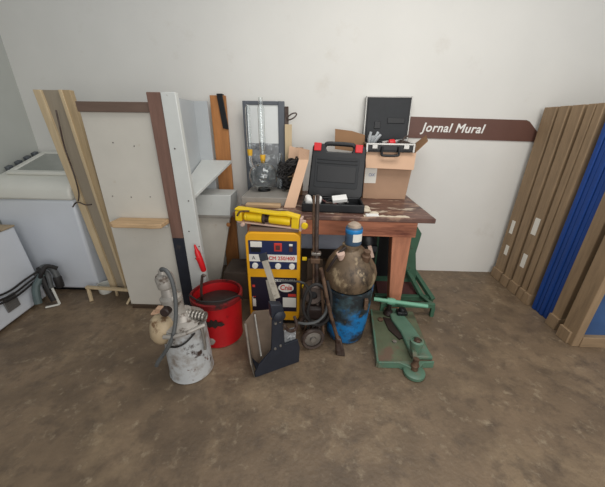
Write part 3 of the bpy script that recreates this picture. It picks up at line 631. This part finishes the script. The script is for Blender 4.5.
t = thing('green_stand', (.85, 2.35, 0), 'green steel machine stand, darkened for shade, with a maroon plate around the right table leg', 'machine stand')
B().prism([(.60, 2.33, .10), (1.02, 2.33, .10), (.965, 2.33, .40), (.985, 2.33, .59), (.93, 2.33, .665), (.60, 2.33, .665)], (0, .03, 0)).build('upright_plate', 'green_shaded', t, .003)
B().prism([(.62, 2.326, .16), (.80, 2.326, .16), (.78, 2.326, .62), (.62, 2.326, .62)], (0, .004, 0)).build('opening', 'black', t)
B().beam((.60, 1.955, .105), (1.04, 1.955, .105), .03, .04).build('rail', 'green_shaded', t, .004)
B().beam((1.03, 1.96, .10), (1.0, 2.14, .07), .03, .03).build('rail', 'green_shaded', t, .004)
B().beam((.60, 2.16, .04), (1.12, 2.16, .04), .04, .05).build('rail', 'green_shaded', t, .004)
B().beam((1.10, 2.12, .05), (.98, 2.46, .22), .04, .04).build('rail', 'green_shaded', t, .004)
B().beam((1.02, 2.14, .05), (.92, 2.33, .22), .04, .03).build('rail', 'green_shaded', t, .004)
B().beam((.60, 2.46, .10), (1.0, 2.46, .21), .04, .04).build('rail', 'green_shaded', t, .004)
B().hexa([(.64, 2.18, .02), (1.05, 2.18, .02), (.98, 2.44, .13), (.64, 2.44, .13)], [(.64, 2.18, .04), (1.05, 2.18, .04), (.98, 2.44, .15), (.64, 2.44, .15)]).build('plate', 'maroon', t)
for x, y, z in ((.98, 2.46, .21), (.615, 1.955, .09), (1.03, 1.955, .09)): B().beam((x, y, 0), (x, y, z), .03, .03, (0, 1, 0)).build('foot', 'green_shaded', t, .003)

# green floor bender
t = thing('floor_bender', (.66, 1.7, 0), 'green cast steel bending tool with round post and cross handle on the floor', 'bending tool')
B().prism([(.465, 1.385, 0), (.825, 1.405, 0), (.845, 1.60, 0), (.87, 1.95, 0), (.53, 1.95, 0), (.50, 1.70, 0)], (0, 0, .045)).build('base_plate', 'green_dirty', t, .004)
B().prism([(.465, 1.383, .0), (.60, 1.388, .0), (.66, 1.35, 0), (.72, 1.355, 0), (.76, 1.396, 0), (.83, 1.402, .0), (.83, 1.412, 0), (.465, 1.394, 0)], (0, 0, .05)).build('front_lip', 'green', t, .003)
B().prism([(.455, 1.39, 0), (.468, 1.39, 0), (.535, 1.95, 0), (.52, 1.95, 0)], (0, 0, .055)).build('side_lip', 'green', t, .002)
B().prism([(.665, 1.95, .045), (.655, 1.80, .045), (.685, 1.66, .045), (.69, 1.42, .045), (.825, 1.42, .045), (.80, 1.70, .045), (.75, 1.95, .045)], (0, 0, .03)).build('arm_plate', 'green', t, .008)
B().prism([(.655, 1.83, .045), (.60, 1.85, .045), (.61, 1.70, .045), (.66, 1.60, .045), (.69, 1.62, .045), (.69, 1.75, .045)], (0, 0, .012)).build('dark_slot', 'grease_black', t)
B().lathe([(0, 0), (.060, 0), (.066, .008), (.066, .026), (.05, .034), (0, .034)], (.685, 1.345, 0), 32).build('lower_disc', 'green', t)
B().lathe([(0, .03), (.022, .03), (.022, .06), (.026, .07), (.018, .09), (.018, .12), (0, .12)], (.685, 1.352, 0), 20).build('spindle', 'rust', t)
pb = B().lathe([(0, 0), (.028, 0), (.030, .012), (.040, .06), (.043, .075), (.043, .10), (.030, .105), (.028, .095), (0, .095)], (.715, 1.455, .075), 32).build('boss', 'green', t)
B().lathe([(0, .02), (.014, .02), (.022, .012), (.024, 0)], (.715, 1.455, .168), 6).build('nut', 'rust', pb)
B().beam((.70, 1.44, .11), (.685, 1.355, .095), .028, .02).build('link', 'green', t, .003)
B().lathe([(0, 0), (.035, 0), (.04, .01), (.03, .04), (.018, .045), (.018, .15), (0, .15)], (.655, 1.90, .045), 20).build('screw_post', 'grease_black', t)
B().box(.71, .79, 1.84, 1.90, .075, .105).lathe([(0, .03), (.025, .03), (.03, 0)], (.75, 1.87, .10), 16).build('clamp_block', 'black', t, .006)
B().tube((.52, 1.885, .198), (.925, 1.835, .178), .0155).lathe([(0, -.03), (.024, -.03), (.028, 0), (.024, .03), (0, .03)], (.655, 1.877, .186), 16, (1, -.14, -.02)).build('cross_handle', 'green_light', t)
B().lathe([(0, 0), (.022, 0), (.024, .012), (.012, .018), (0, .02)], (.575, 1.82, .045), 6).build('bolt', 'rust', t)
B().lathe([(0, 0), (.016, 0), (.017, .010), (0, .012)], (.62, 1.58, .045), 6).build('bolt', 'steel', t)

# ---------------------------------------------------------------- on the table: glassware corner
single(B().box(-.545, -.175, 2.16, 2.58, TZ, .925), 'wooden_slab', 'slab_grey', (-.36, 2.37, TZ), 'grey topped slab under the glass flask at the left end of the table', 'slab', .004)
single(B().box(-.50, -.23, 2.09, 2.155, TZ, .888), 'wood_offcut', 'ledge_wood', (-.36, 2.12, TZ), 'tan wood offcut lying at the table front before the grey slab', 'offcut', .004)
t = thing('framed_screen', (-.42, 2.66, TZ), 'tall grey metal framed panel, white above, standing behind the flask', 'panel')
B().box(-.60, -.565, 2.645, 2.675, TZ, 1.64).build('upright', 'frame_grey', t, .004)
B().box(-.295, -.240, 2.645, 2.675, TZ, 1.64).build('upright', 'frame_grey', t, .004)
B().box(-.565, -.295, 2.645, 2.675, 1.61, 1.64).build('crossbar', 'frame_grey', t, .004)
B().box(-.565, -.295, 2.655, 2.67, 1.30, 1.61).build('white_pane', 'panel_white', t)
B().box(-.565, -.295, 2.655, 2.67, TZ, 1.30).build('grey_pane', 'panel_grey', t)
B().box(-.240, -.205, 2.64, 2.66, 1.43, 1.60).build('hinge_plate', 'steel_dark', t, .003)
B().path([(-.215+.040*(1+cos(a)), 2.63, 1.505+.020*sin(a)+.018*(1+cos(a))) for a in [2*pi*k/16 for k in range(16)]], .006, 8, closed=True).build('ring_handle', 'steel_dark', t)
single(B().box(-.235, -.175, 2.60, 2.63, TZ, 1.46), 'pale_lath', 'pine_light', (-.205, 2.615, TZ), 'pale upright wooden lath beside the grey framed panel', 'lath', .003)

t = thing('distillation_flask', (-.415, 2.43, .925), 'clear round-bottomed glass flask with tall condenser and yellow stoppers', 'flask')
fx, fy, fz = -.405, 2.42, 1.05
prof = [(.120*sin(a), -.120*cos(a)) for a in [pi*k/22 for k in range(0, 21)]]
inner = [(.117*sin(a), -.117*cos(a)) for a in [pi*k/22 for k in range(20, -1, -1)]]
B().lathe([(max(r, 0), z) for r, z in prof]+[(.020, .115), (.020, .135), (.023, .137), (.017, .137), (.017, .11)]+[(max(r, 0), z) for r, z in inner], (fx, fy, fz), 40).build('bulb', 'glass', t)
B().lathe([(0, .115), (.014, .115), (.021, .13), (.023, .17), (.021, .175), (0, .175)], (fx, fy, fz), 20).build('stopper', 'cork_yellow', t)
B().lathe([(.016, .175), (.020, .20), (.026, .24), (.026, .52), (.018, .55), (.016, .60), (.014, .60), (.016, .545), (.023, .515), (.023, .245), (.014, .20), (.014, .175), (.016, .175)], (fx, fy, fz), 24).build('condenser', 'glass', t)
B().path([(fx, fy, fz+.18), (fx, fy, fz+.58)], .006, 8).build('inner_tube', 'glass', t)
B().path([(fx-.075, fy, fz+.05), (fx-.10, fy, fz+.10), (fx-.105, fy, fz+.17)], .013, 12, 5).build('side_arm', 'glass', t)
B().lathe([(0, 0), (.017, 0), (.021, .02), (.022, .05), (0, .052)], (fx-.105, fy, fz+.165), 20).build('stopper', 'cork_yellow', t)
B().lathe([(.015, 0), (.020, .03), (.020, .30), (.010, .33), (.009, .33), (.018, .295), (.018, .03), (.013, 0), (.015, 0)], (fx-.105, fy, fz+.217), 20).build('side_tube', 'glass', t)
B().lathe([(.045, 0), (.055, .0), (.055, .022), (.045, .022), (.045, 0)], (fx, fy, .925), 28).build('cork_ring', 'black', t)
t = thing('glass_beaker', (-.26, 2.46, .925), 'clear glass adapter vessel standing right of the round flask', 'glassware')
B().lathe([(0, 0), (.034, 0), (.038, .01), (.038, .10), (.026, .14), (.016, .17), (.016, .30), (.013, .30), (.013, .17), (.023, .14), (.035, .10), (.035, .012), (0, .01)], (-.275, 2.55, .925), 24).build('vessel', 'glass', t)

# dark tangle of wire
b = B(); random.seed(11)
pp = []
for k in range(150):
    a = k*.83; rr = .045+.05*random.random()
    pp.append((-.175+rr*cos(a)*1.15, 2.41+rr*.6*sin(a*1.3), 1.125+.13*(random.random()-.5)+.03*cos(a)))
b.path(pp, .0055, 6, 3)
b.path([(-.205+.035*cos(k), 2.41+.035*sin(k*2.1), .94+.005*k) for k in range(32)], .010, 6, 3)
single(b, 'wire_tangle', 'black_rubber', (-.205, 2.43, .925), 'dark tangled bundle of wire and fittings right of the glass flask', 'wire')
t = thing('small_carton', (-.12, 2.61, TZ), 'tall tan cardboard carton behind the dark wire tangle', 'carton')
B().box(-.17, -.075, 2.55, 2.67, TZ, 1.27).build('body', 'cardboard_brown', t, .003)
B().prism([(-.20, 2.515, 1.19), (-.08, 2.515, 1.18), (-.075, 2.535, 1.26), (-.19, 2.535, 1.29)], (0, .012, .0)).build('flap', 'cardboard_in', t)
t = thing('cardboard_strip', (-.13, 2.2, TZ), 'long folded strip of tan cardboard leaning between wire tangle and black case', 'cardboard')
B().hexa([(-.205, 2.12, TZ), (-.115, 2.12, TZ), (-.115, 2.128, TZ), (-.205, 2.128, TZ)], [(-.100, 2.33, 1.20), (-.02, 2.33, 1.20), (-.02, 2.338, 1.20), (-.100, 2.338, 1.20)]).build('strip', 'cardboard_in', t)
B().hexa([(-.100, 2.33, 1.20), (-.02, 2.33, 1.20), (-.02, 2.338, 1.20), (-.100, 2.338, 1.20)], [(-.11, 2.37, 1.29), (-.015, 2.38, 1.27), (-.015, 2.388, 1.27), (-.11, 2.378, 1.29)]).build('fold', 'cardboard', t)

# ---------------------------------------------------------------- open black tool case
CT = Matrix.Translation((.18, 2.21, TZ)) @ Matrix.Rotation(radians(-2.4), 4, 'Z')
t = thing('tool_case', (.18, 2.15, TZ), 'open black plastic power tool case with two red latches', 'tool case')
b = B(CT).box(-.235, .225, -.21, .03, 0, .015).box(-.235, .225, -.21, -.19, 0, .062).box(-.235, -.217, -.19, .03, 0, .062).box(.207, .225, -.19, .03, 0, .062).box(-.235, .225, .015, .03, 0, .062)
b.build('tray', 'black', t, .006)
LT = CT @ Matrix.Translation((.012, .045, .05)) @ Matrix.Rotation(radians(-9), 4, 'X') @ Matrix.Rotation(radians(2.2), 4, 'Y') @ Matrix.Diagonal((1.02, 1, 1.14, 1))
ld = B(LT).prism([(-.205, 0, .0), (.205, 0, .0), (.222, 0, .03), (.215, 0, .34), (.20, 0, .362), (.125, 0, .365), (.105, 0, .315), (-.085, 0, .315), (-.105, 0, .365), (-.175, 0, .365), (-.198, 0, .345), (-.215, 0, .03)], (0, .055, 0)).build('lid', 'black', t, .010)
B(LT).prism([(x+.0, -.004, z+.175) for x, z in rrect(.34, .21, .015)], (0, .005, 0)).build('lid_recess', 'black_in', ld, .002)
b = B(LT).prism([(x, -.008, z+.165) for x, z in rrect(.30, .11, .008)], (0, .005, 0))
b.build('lid_inset', 'black', ld, .002)
for z in (.235, .258): B(LT).box(-.155, .155, -.010, -.003, z, z+.007).build('rib', 'black', ld, .002)
B(LT).path([(-.115, .025, .33), (-.10, .025, .358), (-.07, .025, .368), (.09, .025, .368), (.12, .025, .358), (.135, .025, .33)], .015, 10, 3).build('handle', 'black', t)
for x in (-.160, .155):
    B(LT).box(x-.028, x+.028, -.014, .0, .315, .368).build('latch', 'red_bright', t, .005)
single(B(CT).box(-.215, -.17, -.16, -.08, .016, .10, Euler((.3, .1, .3)).to_matrix()), 'crumpled_rag', 'soap_white', (-.01, 2.1, TZ+.016), 'white crumpled rag in the left end of the black case tray', 'rag', .015)
single(B(CT).box(-.155, -.095, -.17, -.07, .016, .09, Euler((.5, .2, -.2)).to_matrix()), 'paper_wad', 'soap_white', (.06, 2.1, TZ+.016), 'white paper wad in the black case tray, right of the rag', 'paper', .018)
single(B(CT).box(-.01, .10, -.15, -.09, .070, .100, Euler((.4, -.12, .1)).to_matrix()), 'white_carton', 'soap_white', (.2, 2.1, TZ+.05), 'small white carton lying on tools in the black case tray', 'carton', .003)
t = thing('hand_tools', (.25, 2.1, TZ+.015), 'jumble of steel bits and sockets filling the black case tray', 'tools')
random.seed(3)
for k in range(16):
    x = random.uniform(-.10, .19); y = random.uniform(-.17, -.02); a = random.uniform(0, pi); l = random.uniform(.02, .05)
    z = .022+random.uniform(0, .035); dx, dy = l*cos(a), l*sin(a)
    x = min(max(x, -.10+abs(dx)), .195-abs(dx)); y = min(max(y, -.175+abs(dy)), .005-abs(dy))
    B(CT).tube((x-dx, y-dy, z), (x+dx, y+dy, z+random.uniform(-.01, .02)), random.uniform(.006, .011), seg=10).build('bit', random.choice(['steel', 'steel_dark', 'vent_grey', 'maroon', 'black_in']), t)

# ---------------------------------------------------------------- cardboard box with aluminium case on it
t = thing('cardboard_box', (.645, 2.58, TZ), 'large brown cardboard box with open flaps at the right of the table', 'box')
b = B().hexa([(.465, 2.47, TZ), (.835, 2.46, TZ), (.845, 2.715, TZ), (.475, 2.73, TZ)], [(.445, 2.44, 1.255), (.855, 2.43, 1.255), (.86, 2.715, 1.255), (.455, 2.73, 1.255)]); b.build('body', 'cardboard', t, .004)
B().prism([(.445, 2.437, 1.258), (.855, 2.427, 1.258), (.845, 2.395, 1.125), (.455, 2.405, 1.135)], (0, -.005, .001)).build('flap', 'cardboard_in', t)
B().prism([(.455, 2.55, 1.24), (.20, 2.53, 1.27), (.195, 2.56, 1.43), (.34, 2.57, 1.415), (.452, 2.57, 1.385)], (0, .006, .0)).build('flap', 'cardboard_brown', t)
B().prism([(.855, 2.44, 1.255), (.86, 2.70, 1.255), (1.0, 2.66, 1.385), (.955, 2.48, 1.345)], (0, .001, .006)).build('flap', 'cardboard_brown', t)
lb = B().hexa([(.463, 2.457, 1.0), (.560, 2.455, 1.0), (.560, 2.460, 1.0), (.463, 2.462, 1.0)], [(.460, 2.447, 1.13), (.560, 2.445, 1.13), (.560, 2.450, 1.13), (.460, 2.452, 1.13)]).build('paper_label', 'label_white', t)
text('lettering', 'OX', .035, 'ink_blue', Matrix.Translation((.492, 2.4485, 1.06)) @ STAND, lb)

t = thing('aluminium_case', (.61, 2.52, 1.265), 'open dark case with aluminium edges and drop handle on the cardboard box', 'case')
AT = Matrix.Translation((.635, 2.40, 1.262)) @ Matrix.Rotation(radians(-1.5), 4, 'Z')
b = B(AT).box(-.19, .19, 0, .28, 0, .01).box(-.19, .19, 0, .012, .01, .062).box(-.19, .19, .268, .28, .01, .062).box(-.19, -.178, .012, .268, .01, .062).box(.178, .19, .012, .268, .01, .062)
b.build('tray', 'black', t, .003)
b = B(AT).box(-.195, .195, -.005, .008, .054, .068).box(-.195, -.183, .008, .28, .054, .068).box(.183, .195, .008, .28, .054, .068)
b.build('edge_trim', 'alu', t, .002)
for x in (-.195, .178): B(AT).box(x, x+.017, -.006, .006, -.001, .06).build('corner', 'alu', t, .002)
for x in (-.125, .125): B(AT).box(x-.022, x+.022, -.012, 0, .025, .058).build('latch', 'alu', t, .003)
B(AT).path([(-.065, -.008, .04), (-.068, -.018, -.012), (-.05, -.022, -.025), (.05, -.022, -.025), (.068, -.018, -.012), (.065, -.008, .04)], .010, 10, 3).build('handle', 'black', t)
AL = AT @ Matrix.Translation((.012, .285, .062)) @ Matrix.Rotation(radians(-4), 4, 'X')
l2 = B(AL).box(-.19, .19, 0, .05, .0, .36).build('lid', 'black', t, .004)
B(AL).box(-.175, .175, -.006, .0, .02, .345).build('foam_lining', 'black_in', l2, .003)
B(AL).box(-.11, -.055, -.012, -.005, .11, .17).build('foam_pocket', 'black', l2, .003)
B(AL).box(.0, .15, -.012, -.005, .155, .20).build('foam_pocket', 'black', l2, .003)
b = B(AL).box(-.196, -.186, -.006, .052, 0, .366).box(.186, .196, -.006, .052, 0, .366).box(-.196, .196, -.006, .052, .358, .368).build('lid_trim', 'alu', l2, .002)
random.seed(5)
b = B(AT)
for k in range(7):
    a = k*.9; b.path([(-.135, .12, .012), (-.13+.03*cos(a), .12+.03*sin(a), .08), (-.11+.045*cos(a), .12+.04*sin(a), .13+.02*sin(k*2))], .011, 8, 3)
single(b, 'plastic_bundle', 'light_grey', (.48, 2.52, 1.275), 'pale grey plastic bundle in the left of the aluminium edged case', 'bundle')
single(B(AT).box(-.055, .165, .10, .128, .065, .090, Euler((0, -.10, .12)).to_matrix()), 'steel_rule', 'alu', (.67, 2.51, 1.30), 'long grey steel bar lying across the aluminium edged case', 'bar', .004)
single(B(AT).lathe([(0, 0), (.024, 0), (.028, .01), (.028, .04), (.024, .05), (0, .05)], (-.005, .06, .066), 20, (1, .1, .1)).box(-.02, .04, .045, .075, .012, .062), 'red_tool', 'red_bright', (.62, 2.46, 1.275), 'small red tool in the middle of the aluminium edged case', 'tool', .004)
single(B(AT).box(.08, .16, .05, .09, .012, .085, Euler((0, .25, .3)).to_matrix()).path([(.10, .08, .07), (.13, .10, .11), (.16, .13, .12)], .008, 8, 3), 'black_pliers', 'steel_dark', (.73, 2.46, 1.275), 'dark pliers in the right end of the aluminium edged case', 'pliers', .006)

# scraps on the bare table top
random.seed(9)
for nm, x, y, r, lbl in (('plaster_lump', .425, 2.07, .036, 'left lump of pale plaster on the table just right of the black tray'), ('plaster_lump', .47, 1.99, .034, 'pale plaster lump near the table front edge, right of the tray'), ('plaster_lump', .44, 2.13, .026, 'small pale plaster lump farthest back on the bare table top')):
    b = B().lathe([(0, -.001), (r, .0), (r*1.05, .006), (r*.7, .016), (0, .02)], (x, y, TZ), 16).rough_up(.006, 30, x*9)
    for v in b.bm.verts: v.co.z = max(v.co.z, TZ+.0005)
    single(b, nm, 'plaster', (x, y, TZ), lbl, 'debris', 0, 'plaster lumps on the table')
single(B().box(.40, .49, 1.925, 1.965, TZ, TZ+.012, Euler((0, 0, .05)).to_matrix()), 'paper_scrap', 'soap_white', (.445, 1.945, TZ), 'flat white paper scrap on the front edge of the table', 'paper', .002)

# ---------------------------------------------------------------- wall sign
t = thing('wall_sign', (1.44, 2.765, 1.36), 'brown arrow-ended wall sign reading Jornal Mural in white italics', 'sign')
SG = Matrix.Translation((.86, 2.762, 1.362)) @ Matrix.Rotation(radians(.9), 4, 'Y')
B(SG).prism([(0, 0, 0), (1.155, 0, 0), (1.175, 0, .03), (1.165, 0, .075), (1.06, 0, .165), (1.03, 0, .176), (0, 0, .176)], (0, .006, 0)).build('board', 'sign_brown', t)
text('lettering', 'Jornal Mural', .104, 'text_white', SG @ Matrix.Translation((.118, -.001, .057)) @ STAND, t, .2, .0026, .570, 1.08)
